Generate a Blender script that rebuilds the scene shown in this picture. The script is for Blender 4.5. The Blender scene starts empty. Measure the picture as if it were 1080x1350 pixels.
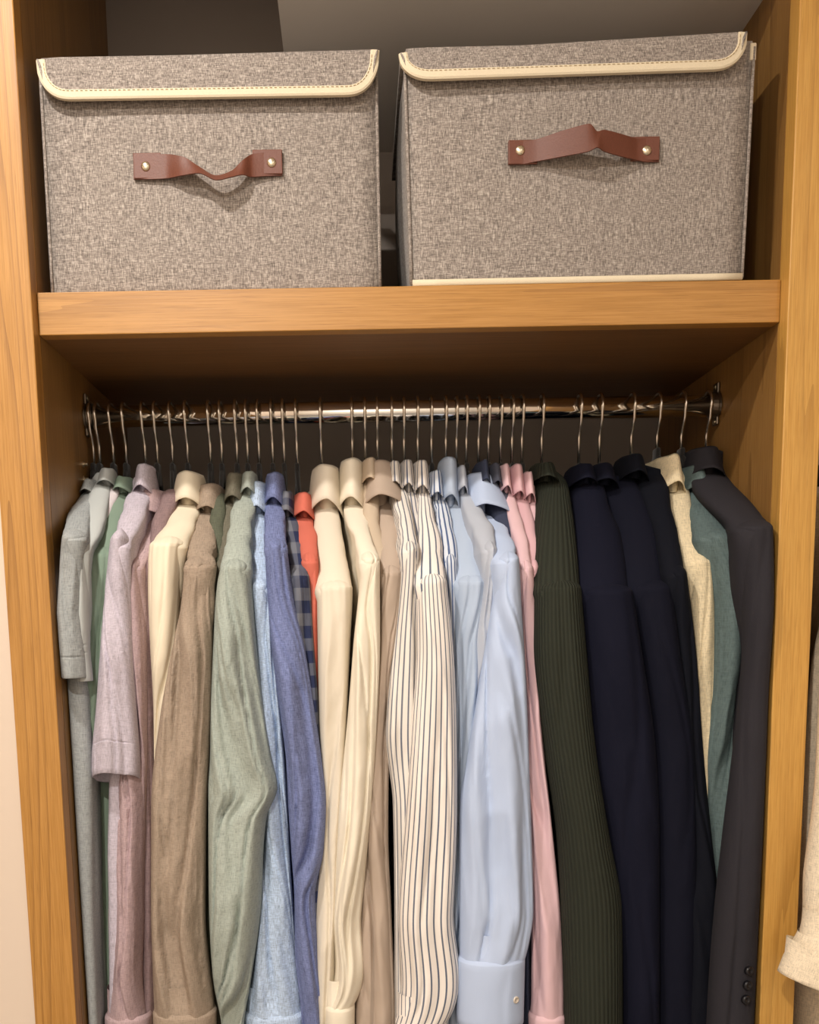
import bpy, math, random
import numpy as np
from mathutils import Vector, Matrix, noise

random.seed(7)
S = bpy.context.scene
COL = S.collection
SH = 1.75                      # height of the shelf's underside above the floor
HW = 0.5                       # half width of the bay
DEPTH = 0.58                   # depth of the bay
ROD_Y, ROD_Z, ROD_R = 0.26, SH - 0.062, 0.0165
CEIL = 2.6

# ------------------------------------------------------------------ camera
CP = np.array([-0.0885, -1.4554, SH - 0.3928])
YAW, PIT, ROL, FPX, XP, YP = 0.0047, 0.1489, -0.0192, 1374.6, 472.4, 1028.9
_fw = np.array([math.sin(YAW)*math.cos(PIT), math.cos(YAW)*math.cos(PIT), -math.sin(PIT)])
_r0 = np.array([math.cos(YAW), -math.sin(YAW), 0.0]); _u0 = np.cross(_r0, _fw)
_r = _r0*math.cos(ROL) + _u0*math.sin(ROL); _u = -_r0*math.sin(ROL) + _u0*math.cos(ROL)
cam_d = bpy.data.cameras.new('camera'); cam = bpy.data.objects.new('camera', cam_d); COL.objects.link(cam)
cam.matrix_world = Matrix(((_r[0], _u[0], -_fw[0], CP[0]), (_r[1], _u[1], -_fw[1], CP[1]),
                           (_r[2], _u[2], -_fw[2], CP[2]), (0, 0, 0, 1)))
cam_d.sensor_fit = 'VERTICAL'; cam_d.sensor_height = 36.0; cam_d.lens = FPX/1350*36
cam_d.shift_x = (540-XP)/1350; cam_d.shift_y = (YP-675)/1350
cam_d.clip_start = 0.02
S.camera = cam

# ------------------------------------------------------------------ light
wd = bpy.data.worlds.new('world'); S.world = wd; wd.use_nodes = True
bg = wd.node_tree.nodes['Background']; bg.inputs[0].default_value = (1.0, 0.90, 0.80, 1); bg.inputs[1].default_value = 0.42
def downlight(name, x, y, power, col=(1.0, 0.935, 0.86), size=0.08):
    l = bpy.data.lights.new(name, 'AREA'); l.shape = 'DISK'; l.size = size; l.energy = power; l.color = col
    o = bpy.data.objects.new(name, l); COL.objects.link(o); o.location = (x, y, CEIL - 0.012)
    return o
LIGHTS = [(-0.58, -0.74, 27), (-0.58, -2.0, 62), (0.95, -2.0, 12)]  # last two are unseen fill lamps, added behind the camera to flatten falloff
for i, (x, y, p) in enumerate(LIGHTS):
    downlight('downlight_beam', x, y, p)
vs = S.view_settings
vs.view_transform = 'Standard'; vs.look = 'None'; vs.gamma = 1; vs.use_curve_mapping = False
vs.exposure = -0.42

# ------------------------------------------------------------------ helpers
def W(x, y, Y):
    """photo pixel + depth plane -> world X, Z"""
    d = _fw*FPX + _r*(x-XP) - _u*(y-YP)
    t = (Y-CP[1])/d[1]
    p = CP + d*t
    return p[0], p[2]

def lin(c):
    c = c/255.0
    return c/12.92 if c <= 0.04045 else ((c+0.055)/1.055)**2.4
def hexc(h):
    return (lin(int(h[0:2], 16)), lin(int(h[2:4], 16)), lin(int(h[4:6], 16)), 1)

def link(o, parent=None):
    COL.objects.link(o)
    if parent: o.parent = parent
    return o
def tag(o, label=None, cat=None, group=None, kind=None):
    if label: o['label'] = label
    if cat: o['category'] = cat
    if group: o['group'] = group
    if kind: o['kind'] = kind
    return o
def empty(name, loc=(0, 0, 0)):
    o = bpy.data.objects.new(name, None); o.empty_display_size = 0.02
    o.location = loc; COL.objects.link(o)
    return o
def mesh_obj(name, verts, faces, mat, parent=None, smooth=False, uvs=None):
    """verts are world coordinates; a parent empty only carries a translation"""
    off = Vector((0, 0, 0))
    if parent is not None:
        off = parent.location.copy(); pp = parent.parent
        while pp is not None: off += pp.location; pp = pp.parent
    me = bpy.data.meshes.new(name)
    me.from_pydata([(v[0]-off.x, v[1]-off.y, v[2]-off.z) for v in verts], [], [tuple(f) for f in faces])
    if uvs is not None:
        l = me.uv_layers.new(name='uv')
        idx = np.empty(len(me.loops), dtype=np.int32); me.loops.foreach_get('vertex_index', idx)
        l.data.foreach_set('uv', np.asarray(uvs, dtype=np.float32)[idx].ravel())
    if smooth: me.polygons.foreach_set('use_smooth', [True]*len(me.polygons))
    me.materials.append(mat); me.update()
    return link(bpy.data.objects.new(name, me), parent)

def box_vf(x0, x1, y0, y1, z0, z1, b=0.0):
    if b <= 0:
        v = [(x, y, z) for x in (x0, x1) for y in (y0, y1) for z in (z0, z1)]
        f = [(0, 1, 3, 2), (4, 6, 7, 5), (0, 4, 5, 1), (2, 3, 7, 6), (0, 2, 6, 4), (1, 5, 7, 3)]
        return v, f
    import bmesh
    bm = bmesh.new(); r = bmesh.ops.create_cube(bm, size=1)
    for q in bm.verts:
        q.co = Vector(((x0+x1)/2+q.co.x*(x1-x0), (y0+y1)/2+q.co.y*(y1-y0), (z0+z1)/2+q.co.z*(z1-z0)))
    bmesh.ops.bevel(bm, geom=bm.edges[:], offset=b, segments=2, affect='EDGES', profile=0.5)
    bm.verts.index_update()
    v = [tuple(q.co) for q in bm.verts]; f = [[q.index for q in p.verts] for p in bm.faces]; bm.free()
    return v, f
def box(name, x0, x1, y0, y1, z0, z1, mat, parent=None, b=0.0):
    v, f = box_vf(x0, x1, y0, y1, z0, z1, b)
    return mesh_obj(name, v, f, mat, parent)
def join(parts):
    V, F = [], []
    for v, f in parts:
        o = len(V); V += list(v); F += [[i+o for i in q] for q in f]
    return V, F
def grid_faces(R, N, closed):
    F = []
    for i in range(R-1):
        for j in range(N if closed else N-1):
            k = (j+1) % N
            F.append((i*N+j, i*N+k, (i+1)*N+k, (i+1)*N+j))
    return F
def tube_vf(pts, r, n=8, ry=None, cap=True):
    pts = [Vector(p) for p in pts]; V = []; F = []
    up = None
    for i, p in enumerate(pts):
        t = (pts[min(i+1, len(pts)-1)] - pts[max(i-1, 0)]).normalized()
        if up is None:
            up = Vector((1, 0, 0)) if abs(t.x) < 0.9 else Vector((0, 0, 1))
        s = t.cross(up).normalized(); up = s.cross(t).normalized()
        for k in range(n):
            a = 2*math.pi*k/n
            V.append(tuple(p + s*math.cos(a)*r + up*math.sin(a)*(ry or r)))
    F = grid_faces(len(pts), n, True)
    if cap:
        F.append(tuple(range(n-1, -1, -1))); F.append(tuple(range((len(pts)-1)*n, len(pts)*n)))
    return V, F
def lathe_vf(c, axis, prof, n=16):
    """prof: list of (dist along axis, radius)"""
    a = Vector(axis).normalized(); s = a.orthogonal().normalized(); t = a.cross(s); V = []
    for d, r in prof:
        for k in range(n):
            q = 2*math.pi*k/n
            V.append(tuple(Vector(c) + a*d + s*math.cos(q)*r + t*math.sin(q)*r))
    F = grid_faces(len(prof), n, True)
    F.append(tuple(range(n-1, -1, -1))); F.append(tuple(range((len(prof)-1)*n, len(prof)*n)))
    return V, F
def hermite(ys, vs, y):
    """smooth interpolation (monotone cubic) of vs over increasing ys"""
    ys = np.asarray(ys, float); vs = np.asarray(vs, float); y = np.clip(np.asarray(y, float), ys[0], ys[-1])
    if len(ys) == 2: return np.interp(y, ys, vs)
    h = np.diff(ys); d = np.diff(vs)/h
    m = np.empty_like(vs); m[0] = d[0]; m[-1] = d[-1]
    for i in range(1, len(vs)-1):
        m[i] = 0 if d[i-1]*d[i] <= 0 else (h[i-1]+h[i])/(h[i-1]/d[i]+h[i]/d[i-1]) if True else 0
    i = np.clip(np.searchsorted(ys, y, 'right')-1, 0, len(h)-1); t = (y-ys[i])/h[i]
    return (vs[i]*(1+2*t)*(1-t)**2 + m[i]*h[i]*t*(1-t)**2 + vs[i+1]*t*t*(3-2*t) + m[i+1]*h[i]*t*t*(t-1))

# ------------------------------------------------------------------ materials
class NT:
    def __init__(self, name):
        self.m = bpy.data.materials.new(name); self.m.use_nodes = True
        self.t = self.m.node_tree; self.b = self.t.nodes['Principled BSDF']
    def n(self, typ, **kw):
        o = self.t.nodes.new(typ)
        for k, v in kw.items():
            if k.startswith('i_'):
                key = k[2:]; key = int(key) if key.isdigit() else key.replace('_', ' ')
                self.set(o.inputs[key], v)
            else: setattr(o, k, v)
        return o
    def set(self, s, v):
        if hasattr(v, 'bl_idname') and hasattr(v, 'outputs'): self.t.links.new(v.outputs[0], s)
        elif isinstance(v, bpy.types.NodeSocket): self.t.links.new(v, s)
        else: s.default_value = v
    def coord(self, kind='Object', scale=(1, 1, 1)):
        tc = self.n('ShaderNodeTexCoord'); mp = self.n('ShaderNodeMapping')
        self.t.links.new(tc.outputs[kind], mp.inputs[0]); mp.inputs['Scale'].default_value = scale
        return mp
    def noise(self, vec, scale=1, detail=2, rough=0.5, dist=0):
        return self.n('ShaderNodeTexNoise', i_Vector=vec, i_Scale=scale, i_Detail=detail, i_Roughness=rough, i_Distortion=dist)
    def math(self, op, a, b=0.0, c=0.0, clamp=False):
        o = self.n('ShaderNodeMath', operation=op, use_clamp=clamp)
        self.set(o.inputs[0], a); self.set(o.inputs[1], b); self.set(o.inputs[2], c)
        return o
    def ramp(self, fac, stops):
        o = self.n('ShaderNodeValToRGB'); self.set(o.inputs[0], fac); e = o.color_ramp.elements
        e[0].position, e[0].color = stops[0]; e[1].position, e[1].color = stops[-1]
        for p, c in stops[1:-1]:
            q = e.new(p); q.color = c
        return o
    def mix(self, fac, a, b, blend='MIX'):
        o = self.n('ShaderNodeMix', data_type='RGBA', blend_type=blend)
        self.set(o.inputs[0], fac); self.set(o.inputs[6], a); self.set(o.inputs[7], b)
        return o.outputs[2]
    def out(self, color=None, rough=0.8, bump=None, strength=0.3, dist=0.001, **kw):
        if color is not None: self.set(self.b.inputs['Base Color'], color)
        self.set(self.b.inputs['Roughness'], rough)
        for k, v in kw.items(): self.set(self.b.inputs[k.replace('_', ' ')], v)
        if bump is not None:
            bp = self.n('ShaderNodeBump', i_Strength=strength, i_Distance=dist); self.set(bp.inputs['Height'], bump)
            self.t.links.new(bp.outputs[0], self.b.inputs['Normal'])
        return self.m
def fval(t): return t.outputs[0] if hasattr(t, 'outputs') else t

def oak(name, axis='Z', light='B88644', mid='A57431', dark='6E4416', seed=0.0, figure=1.0, streak=1.0):
    t = NT(name)
    sc = {'Z': (1, 1, 0.055), 'X': (0.055, 1, 1)}[axis]
    mp = t.coord('Object', sc); mp.inputs['Location'].default_value = (seed, seed*1.7, seed*0.6)
    mpb = t.coord('Object', {'Z': (1, 1, 0.045), 'X': (0.045, 1, 1)}[axis]); mpb.inputs['Location'].default_value = (seed*1.3, seed, seed*0.8)
    big = t.noise(mpb, 7, 3, 0.45, 0.5)
    cont = t.math('MULTIPLY', big.outputs[0], 13*figure)
    s = t.math('ADD', cont, t.math('MULTIPLY', t.noise(mpb, 60, 2).outputs[0], 0.35))
    line = t.math('POWER', t.math('FRACT', s), 5)                       # thin contour lines: cathedral figure
    sp = {'Z': (1, 1, 0.022), 'X': (0.022, 1, 1)}[axis]
    mp2 = t.coord('Object', sp)
    fine = t.noise(mp2, 430, 3, 0.65)
    pores = t.noise(mp2, 900, 2, 0.6)
    tone = t.noise(mp, 5, 2, 0.5)
    c = t.ramp(fine.outputs[0], [(0.34, hexc(mid)), (0.62, hexc(light))])
    c = t.mix(t.math('MULTIPLY', line, 0.62*streak, clamp=True), fval(c), hexc(dark))
    pr = t.ramp(pores.outputs[0], [(0.56, (0, 0, 0, 1)), (0.72, (1, 1, 1, 1))])
    c = t.mix(t.math('MULTIPLY', pr, 0.45), c, hexc(dark))
    c = t.mix(t.math('MULTIPLY', t.ramp(tone.outputs[0], [(0.4, (0, 0, 0, 1)), (0.7, (1, 1, 1, 1))]), 0.3), c, hexc(mid))
    return t.out(c, 0.42, bump=fine.outputs[0], strength=0.12, dist=0.001)

M = {}
M['oak_post'] = oak('oak_vertical_figured', 'Z', seed=1.3, figure=1.7)
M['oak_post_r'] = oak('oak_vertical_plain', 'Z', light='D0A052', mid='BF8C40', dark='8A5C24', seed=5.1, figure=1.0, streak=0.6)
M['oak_shelf'] = oak('oak_horizontal', 'X', seed=2.2, figure=1.3, streak=0.6)
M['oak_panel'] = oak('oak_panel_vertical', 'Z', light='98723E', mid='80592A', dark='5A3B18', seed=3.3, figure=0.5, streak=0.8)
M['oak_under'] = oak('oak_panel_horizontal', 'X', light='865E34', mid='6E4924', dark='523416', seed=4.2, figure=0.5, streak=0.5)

def paint(name, h, r=0.85):
    t = NT(name); mp = t.coord('Object')
    return t.out(hexc(h), r, bump=t.noise(mp, 90, 3, 0.6).outputs[0], strength=0.06, dist=0.002)
M['taupe_paint'] = paint('taupe_painted_plaster', '9C9188', 0.75)
M['soffit_paint'] = paint('grey_painted_board', 'E4DED6', 0.4)
M['beige_wall'] = paint('beige_painted_wall', 'D4C2B0')
M['white_paint'] = paint('white_painted_ceiling', 'EFE9E0')
M['floor'] = paint('taupe_carpet', '8C8882', 0.95)
def metal(name, h, rough):
    t = NT(name); mp = t.coord('Object')
    rg = t.math('MULTIPLY_ADD', t.noise(mp, 60, 2).outputs[0], 0.06, rough)
    return t.out(hexc(h), rg, Metallic=1.0)
M['chrome'] = metal('polished_chrome', 'F0EEEA', 0.05)
M['hook'] = metal('chrome_wire', 'E6E0D6', 0.22)
M['rivet'] = metal('pale_brass_rivet', 'E6DCC4', 0.25)
M['bracket'] = metal('dull_steel_bracket', '8A7F72', 0.35)
def plain(name, h, r=0.6, bs=300, st=0.15, **kw):
    t = NT(name); mp = t.coord('Object'); n = t.noise(mp, bs, 2)
    c = t.mix(t.math('MULTIPLY', n.outputs[0], 0.25), hexc(h), (0, 0, 0, 1), 'MULTIPLY')
    return t.out(c, r, bump=n.outputs[0], strength=st, dist=0.0006, **kw)
M['black_velvet'] = plain('black_velvet', '16120F', 0.9, 900, 0.3, Sheen_Weight=0.2)
M['leather'] = plain('brown_leather', '6C3B29', 0.5, 420, 0.35)
M['binding'] = plain('cream_cotton_binding', 'EADBBE', 0.9, 1100, 0.4)
M['thread'] = plain('tan_thread', 'C4AE88', 0.9)
M['button_pale'] = plain('pale_button', 'D9CEC0', 0.35)
M['button_dark'] = plain('black_button', '17161A', 0.3)
M['lamp_glow'] = None

def boxcloth():
    t = NT('grey_slub_linen')
    a = t.noise(t.coord('Object', (1, 1, 0.16)), 900, 2, 0.6)
    b = t.noise(t.coord('Object', (0.16, 0.16, 1)), 820, 2, 0.6)
    g = t.noise(t.coord('Object', (1, 1, 1)), 1500, 1)
    s = t.math('ADD', t.math('MULTIPLY', a.outputs[0], 0.5), t.math('ADD', t.math('MULTIPLY', b.outputs[0], 0.4), t.math('MULTIPLY', g.outputs[0], 0.1)))
    c = t.ramp(s, [(0.36, hexc('58504B')), (0.5, hexc('8C827A')), (0.64, hexc('BCB2A8'))])
    return t.out(c, 0.9, bump=s.outputs[0], strength=0.35, dist=0.0012, Sheen_Weight=0.15)
M['box_cloth'] = boxcloth()

def cloth(name, h, kind='plain', h2=None, rough=0.88, period=0.0095, line=0.26, h3=None):
    t = NT(name)
    uv = t.coord('UV'); col = hexc(h)
    weave = t.noise(t.coord('UV', (1, 0.25, 1)), 900, 1)
    mott = t.noise(uv, 14, 3, 0.6)
    height = weave.outputs[0]; st = 0.15; dd = 0.0006
    if kind in ('linen', 'chambray'):
        a = t.noise(t.coord('UV', (1, 0.12, 1)), 800, 2, 0.6); b = t.noise(t.coord('UV', (0.12, 1, 1)), 800, 2, 0.6)
        s = t.math('ADD', t.math('MULTIPLY', a.outputs[0], 0.55), t.math('MULTIPLY', b.outputs[0], 0.45))
        dark = tuple(c*(0.72 if kind == 'linen' else 0.6) for c in col[:3]) + (1,)
        lite = tuple(min(1, c*(1.16 if kind == 'linen' else 1.3)) for c in col[:3]) + (1,)
        c = fval(t.ramp(s, [(0.36, dark), (0.5, col), (0.64, lite)]))
        crumple = t.noise(uv, 55, 4, 0.6, 0.8)
        height = t.math('ADD', t.math('MULTIPLY', crumple.outputs[0], 2.2), s); st = 0.4; dd = 0.0016
    elif kind == 'stripe':
        sep = t.n('ShaderNodeSeparateXYZ'); t.t.links.new(uv.outputs[0], sep.inputs[0])
        f = t.math('FRACT', t.math('DIVIDE', sep.outputs[0], period))
        k = t.math('LESS_THAN', f, line)
        c = t.mix(k, col, hexc(h2))
    elif kind == 'plaid':
        sep = t.n('ShaderNodeSeparateXYZ'); t.t.links.new(uv.outputs[0], sep.inputs[0])
        fu = t.math('LESS_THAN', t.math('FRACT', t.math('DIVIDE', sep.outputs[0], 0.03)), 0.5)
        fv = t.math('LESS_THAN', t.math('FRACT', t.math('DIVIDE', sep.outputs[1], 0.036)), 0.5)
        c = t.mix(t.math('MULTIPLY', t.math('ADD', fu, fv), 0.5), col, hexc(h2))
    elif kind == 'rib':
        sep = t.n('ShaderNodeSeparateXYZ'); t.t.links.new(uv.outputs[0], sep.inputs[0])
        f = t.math('SINE', t.math('MULTIPLY', sep.outputs[0], 2*math.pi/period))
        height = t.math('ADD', f, t.math('MULTIPLY', weave.outputs[0], 0.6)); st = 0.5; dd = 0.0012
        c = t.mix(t.math('MULTIPLY_ADD', f, 0.22, 0.25), col, tuple(x*0.35 for x in col[:3])+(1,))
    elif kind == 'knit':
        kn = t.noise(t.coord('UV', (1, 0.6, 1)), 600, 2); height = kn.outputs[0]; st = 0.4
        c = t.mix(t.math('MULTIPLY', kn.outputs[0], 0.4), col, tuple(x*0.5 for x in col[:3])+(1,))
    else:
        c = col
    c = t.mix(t.math('MULTIPLY', t.ramp(mott.outputs[0], [(0.35, (0, 0, 0, 1)), (0.7, (1, 1, 1, 1))]), 0.10), c, tuple(x*0.75 for x in col[:3])+(1,))
    return t.out(c, rough, bump=height, strength=st, dist=dd, Specular_IOR_Level=0.2)

# ------------------------------------------------------------------ room shell
def struct(name, x0, x1, y0, y1, z0, z1, mat, label=None):
    o = box(name, x0, x1, y0, y1, z0, z1, M[mat]); tag(o, label=label, kind='structure'); return o
PW_L, PW_R = 0.060, 0.050       # post widths
XR0, XR1 = HW+PW_R, HW+PW_R+0.95    # next bay to the right
struct('floor', -2.0, 1.9, -2.7, 0.7, -0.06, 0, 'floor', 'taupe carpeted floor in front of the wardrobe')
struct('ceiling', -2.0, 1.9, -2.7, 0.7, CEIL, CEIL+0.06, 'white_paint', 'white painted room ceiling')
struct('wall_left', -2.0, -HW-PW_L-0.001, 0.006, 0.10, 0, CEIL, 'beige_wall', 'warm beige wall beside the left oak post')
struct('wall_side', -2.06, -2.0, -2.7, 0.7, 0, CEIL, 'beige_wall', 'beige side wall of the room')
struct('wall_right', 1.9, 1.96, -2.7, 0.7, 0, CEIL, 'beige_wall', 'beige wall on the far right of the room')
struct('wall_rear', -2.0, 1.9, -2.76, -2.7, 0, CEIL, 'white_paint', 'white wall behind the viewer')
struct('wall_back', -HW-0.1, 1.9, DEPTH, DEPTH+0.06, 0, CEIL, 'taupe_paint', 'taupe painted back wall inside the wardrobe')
# boxed-in soffit above the shelf, to the right
ZC = SH + 0.4507
bxl, _ = W(365, 0, 0.09)
struct('ceiling_bulkhead', bxl, HW, 0.03, DEPTH, ZC, CEIL, 'soffit_paint', 'grey boxed-in soffit above the right storage box')

# ------------------------------------------------------------------ wardrobe carcass
ward = empty('wardrobe', (0, 0, 0))
tag(ward, 'honey oak built-in wardrobe bay with posts, shelf and side panels', 'wardrobe')
box('post', -HW-PW_L, -HW, 0, 0.032, 0, CEIL-0.002, M['oak_post'], ward, 0.0015)
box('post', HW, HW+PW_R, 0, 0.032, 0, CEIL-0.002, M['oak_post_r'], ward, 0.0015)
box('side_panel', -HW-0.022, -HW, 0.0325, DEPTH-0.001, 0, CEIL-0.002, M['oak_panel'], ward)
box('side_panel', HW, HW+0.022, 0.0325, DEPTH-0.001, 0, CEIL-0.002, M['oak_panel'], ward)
ST = 0.0542
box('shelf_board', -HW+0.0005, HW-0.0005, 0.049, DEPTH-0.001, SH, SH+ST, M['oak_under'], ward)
box('shelf_lipping', -HW+0.0005, HW-0.0005, 0.025, 0.0485, SH-0.0005, SH+ST, M['oak_shelf'], ward, 0.0012)
box('header_rail', -HW+0.0005, HW-0.0005, 0.002, 0.028, ZC+0.17, CEIL-0.003, M['oak_shelf'], ward, 0.0012)
# far side of the next bay
box('side_panel', XR1, XR1+0.022, 0.0325, DEPTH-0.001, 0, CEIL-0.002, M['oak_panel'], ward)

# ------------------------------------------------------------------ clothes rail
rail = empty('clothes_rail', (0, ROD_Y, ROD_Z))
tag(rail, 'polished chrome clothes rail under the oak shelf, carrying all the hangers', 'rail')
v, f = tube_vf([(-HW+0.006, ROD_Y, ROD_Z), (0, ROD_Y, ROD_Z), (HW-0.006, ROD_Y, ROD_Z)], ROD_R, 40)
mesh_obj('tube', v, f, M['chrome'], rail, True)
for s in (-1, 1):
    br = mesh_obj('end_bracket', *join([
        lathe_vf((s*(HW-0.001), ROD_Y, ROD_Z), (-s, 0, 0), [(0, 0.022), (0.003, 0.022), (0.004, 0.0195), (0.012, 0.0190)], 24),
        box_vf(min(s*(HW-0.001), s*(HW-0.005)), max(s*(HW-0.001), s*(HW-0.005)), ROD_Y-0.011, ROD_Y+0.011, ROD_Z-0.03, ROD_Z+0.034, 0.0015)]), M['bracket'], rail)
    for dz in (0.028, -0.025):
        mesh_obj('screw', *lathe_vf((s*(HW-0.0052), ROD_Y, ROD_Z+dz), (-s, 0, 0), [(0, 0.004), (0.001, 0.004), (0.002, 0.002)], 12), M['rivet'], rail)
# two shelf pegs in the left panel
for k, (px, py) in enumerate(((101, 614), (103, 634))):
    _, z = W(px, py, 0.24)
    pg = mesh_obj('shelf_peg', *lathe_vf((-HW, 0.225, z), (1, 0, 0), [(0, 0.0055), (0.002, 0.0055), (0.003, 0.003), (0.008, 0.003)], 14), M['rivet'])
    tag(pg, ('upper' if k == 0 else 'lower') + ' small metal shelf peg in the left side panel', 'peg', 'shelf pegs')

# ------------------------------------------------------------------ storage boxes
def storage_box(name, label, c, yf, depth, yaw, flap, handle, rivets, bulge, drop_b=True, lid_tilt=0.0):
    """c: pixel corners of the front face (tl, tr, bl, br) lying at depth yf"""
    p = [W(x, y, yf) for x, y in c]
    z0 = SH + ST; xl = (p[0][0]+p[2][0])/2; xr = (p[1][0]+p[3][0])/2
    wT = (p[1][0]-p[0][0])/2; wB = (p[3][0]-p[2][0])/2; cx = (xl+xr)/2
    zT = (p[0][1]+p[1][1])/2
    root = empty(name, (cx, yf+depth/2, z0)); tag(root, label, 'storage box', 'fabric storage boxes on the shelf')
    rot = Matrix.Rotation(yaw, 3, 'Z'); piv = Vector((cx, yf+depth/2, z0))
    def T(v):
        return tuple(rot @ (Vector(v)-piv) + piv)
    # body: loft of rounded rectangles, with softly bulging sides
    R, rings = 26, []
    per = []
    n1 = 16
    for i in range(R):
        k = i/(R-1); z = z0 + k*(zT-z0); w = wB + (wT-wB)*k; h = depth/2; ring = []
        bl = bulge*math.sin(math.pi*k)**0.8
        rc = 0.006
        for (sx, sy, ex, ey) in ((-1, -1, 1, -1), (1, -1, 1, 1), (1, 1, -1, 1), (-1, 1, -1, -1)):
            for q in range(n1):
                u = q/n1
                a, b = sx+(ex-sx)*u, sy+(ey-sy)*u
                x = cx + a*w; y = yf + h + b*h
                if abs(b) < 0.999 and ex == sx: x += a*bl*math.sin(math.pi*u)*1.0
                if sy == ey: y += b*bl*0.35*math.sin(math.pi*u)
                if q == 0:   # soften the corner
                    x -= a*rc*0.35; y -= b*rc*0.35
                ring.append((x, y, z))
        rings += ring
    N = 4*n1; F = grid_faces(R, N, True); F.append(tuple(range(N-1, -1, -1))); F.append(tuple(range((R-1)*N, R*N)))
    mesh_obj('body', [T(v) for v in rings], F, M['box_cloth'], root, True)
    for o in root.children:
        o.data.polygons[-1].use_smooth = False; o.data.polygons[-2].use_smooth = False
    # corner seams (piped edges at the front)
    for s in (-1, 1):
        pts = [T((cx+s*(wB+(wT-wB)*k), yf+0.001, z0+0.004+k*(zT-z0-0.012))) for k in np.linspace(0, 1, 8)]
        mesh_obj('corner_seam', *tube_vf(pts, 0.0022, 8), M['box_cloth'], root, True)
    if drop_b:
        pts = [T((cx+s*wB*0.995, yf-0.003, z0+0.0045)) for s in np.linspace(-1, 1, 12)]
        mesh_obj('bottom_binding', *tube_vf(pts, 0.0022, 8, 0.0045), M['binding'], root, True)
        mesh_obj('corner_binding', *box_vf(*sorted((T((cx+wT-0.005, 0, 0))[0], T((cx+wT+0.003, 0, 0))[0])), yf-0.003, yf+0.012, zT-0.024, zT-0.003, 0.0015), M['binding'], root)
    # lid: top plate and front flap with rounded lower corners, bound with cream tape
    yl = yf-0.010; fl = [W(x, y, yl) for x, y in flap]         # flap: tl, tr, bl-corner y, br-corner y
    xa, za = fl[0]; xb, zb = fl[1]; _, zc_ = fl[2]; _, zd = fl[3]
    def top(u): return za+(zb-za)*u
    def bot(u): return zc_+(zd-zc_)*u
    NU = 60; front = []; rad = 0.045; wid = xb-xa
    us = np.linspace(0, 1, NU)
    rowsF = []
    def botz(u):
        x = u*wid; e = min(x, wid-x); base = bot(u); hh = top(u)-base
        if e < rad:
            q = 1-e/rad; base = base + (hh-0.004)*(1-math.sqrt(max(0, 1-q**2.6)))
        return base
    th = 0.004; VF = []
    NV = 10
    for j in range(NV):
        for u in us:
            zt, zb_ = top(u), botz(u); k = j/(NV-1)
            y = yl - 0.004*math.sin(math.pi*k*0.5) - 0.004*k
            VF.append((xa+u*wid, y, zt+(zb_-zt)*k))
    nb = len(VF)
    for (x, y, z) in list(VF): VF.append((x, y+th, z))
    F = grid_faces(NV, NU, False)
    F = [tuple(reversed(q)) for q in F] + [tuple(i+nb for i in q) for q in F]
    border = [i for i in range(NU)] + [j*NU+NU-1 for j in range(1, NV)] + [(NV-1)*NU+i for i in range(NU-2, -1, -1)] + [j*NU for j in range(NV-2, 0, -1)]
    for i in range(len(border)):
        a, b = border[i], border[(i+1) % len(border)]
        F.append((a, b, b+nb, a+nb))
    lid = mesh_obj('lid_flap', [T(v) for v in VF], F, M['box_cloth'], root, True)
    # top plate
    TV = []
    for j in range(14):
        k = j/13
        for u in us:
            y = yl + k*(depth+0.016); zz = top(u) + 0.003*math.sin(math.pi*k) - (0.006*(1-min(1, k*14)) if k < 0.08 else 0) + 0.0
            TV.append((xa+u*wid, y, zz))
    nb2 = len(TV)
    for (x, y, z) in list(TV): TV.append((x, y, z-0.008))
    F = grid_faces(14, NU, False); F = F + [tuple(reversed([i+nb2 for i in q])) for q in F]
    border = [i for i in range(NU)] + [j*NU+NU-1 for j in range(1, 14)] + [13*NU+i for i in range(NU-2, -1, -1)] + [j*NU for j in range(12, 0, -1)]
    for i in range(len(border)):
        a, b = border[i], border[(i+1) % len(border)]; F.append((b, a, a+nb2, b+nb2))
    mesh_obj('lid_top', [T(v) for v in TV], F, M['box_cloth'], root, True)
    # binding tape along the flap edge
    pts = []
    path = [(0, top(0)-0.002)] + [(u*wid, botz(u)) for u in np.concatenate([np.linspace(0, rad/wid, 26)[1:], np.linspace(rad/wid, 1-rad/wid, 16)[1:-1], np.linspace(1-rad/wid, 1, 26)[:-1]])] + [(wid, top(1)-0.002)]
    P2 = np.array(path); d = np.gradient(P2, axis=0); nrm = np.stack([-d[:, 1], d[:, 0]], 1); nrm /= np.linalg.norm(nrm, axis=1)[:, None]+1e-9
    hw = 0.0058; V = []
    sec = [(-1, 0.004), (-1, -0.0022), (-0.6, -0.0034), (0.6, -0.0034), (1, -0.0022), (1, 0.004)]
    for (x, z), nn in zip(P2, nrm):
        zt = top(min(1, max(0, x/wid))); k = min(1, max(0, (zt-z)/max(1e-4, zt-bot(min(1, max(0, x/wid))))))
        y = yl - 0.004*math.sin(math.pi*k*0.5) - 0.004*k + 0.001
        for s_, dy in sec:
            V.append((xa + x + nn[0]*(s_*hw+hw*0.6), y + dy, z + nn[1]*(s_*hw+hw*0.6)))
    F = grid_faces(len(P2), len(sec), True); n6 = len(sec)
    F.append(tuple(range(n6-1, -1, -1))); F.append(tuple(range((len(P2)-1)*n6, len(P2)*n6)))
    bd = mesh_obj('lid_binding', [T(v) for v in V], F, M['binding'], lid)
    # stitches
    parts = []
    L = np.concatenate([[0], np.cumsum(np.linalg.norm(np.diff(P2, axis=0), axis=1))])
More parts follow.
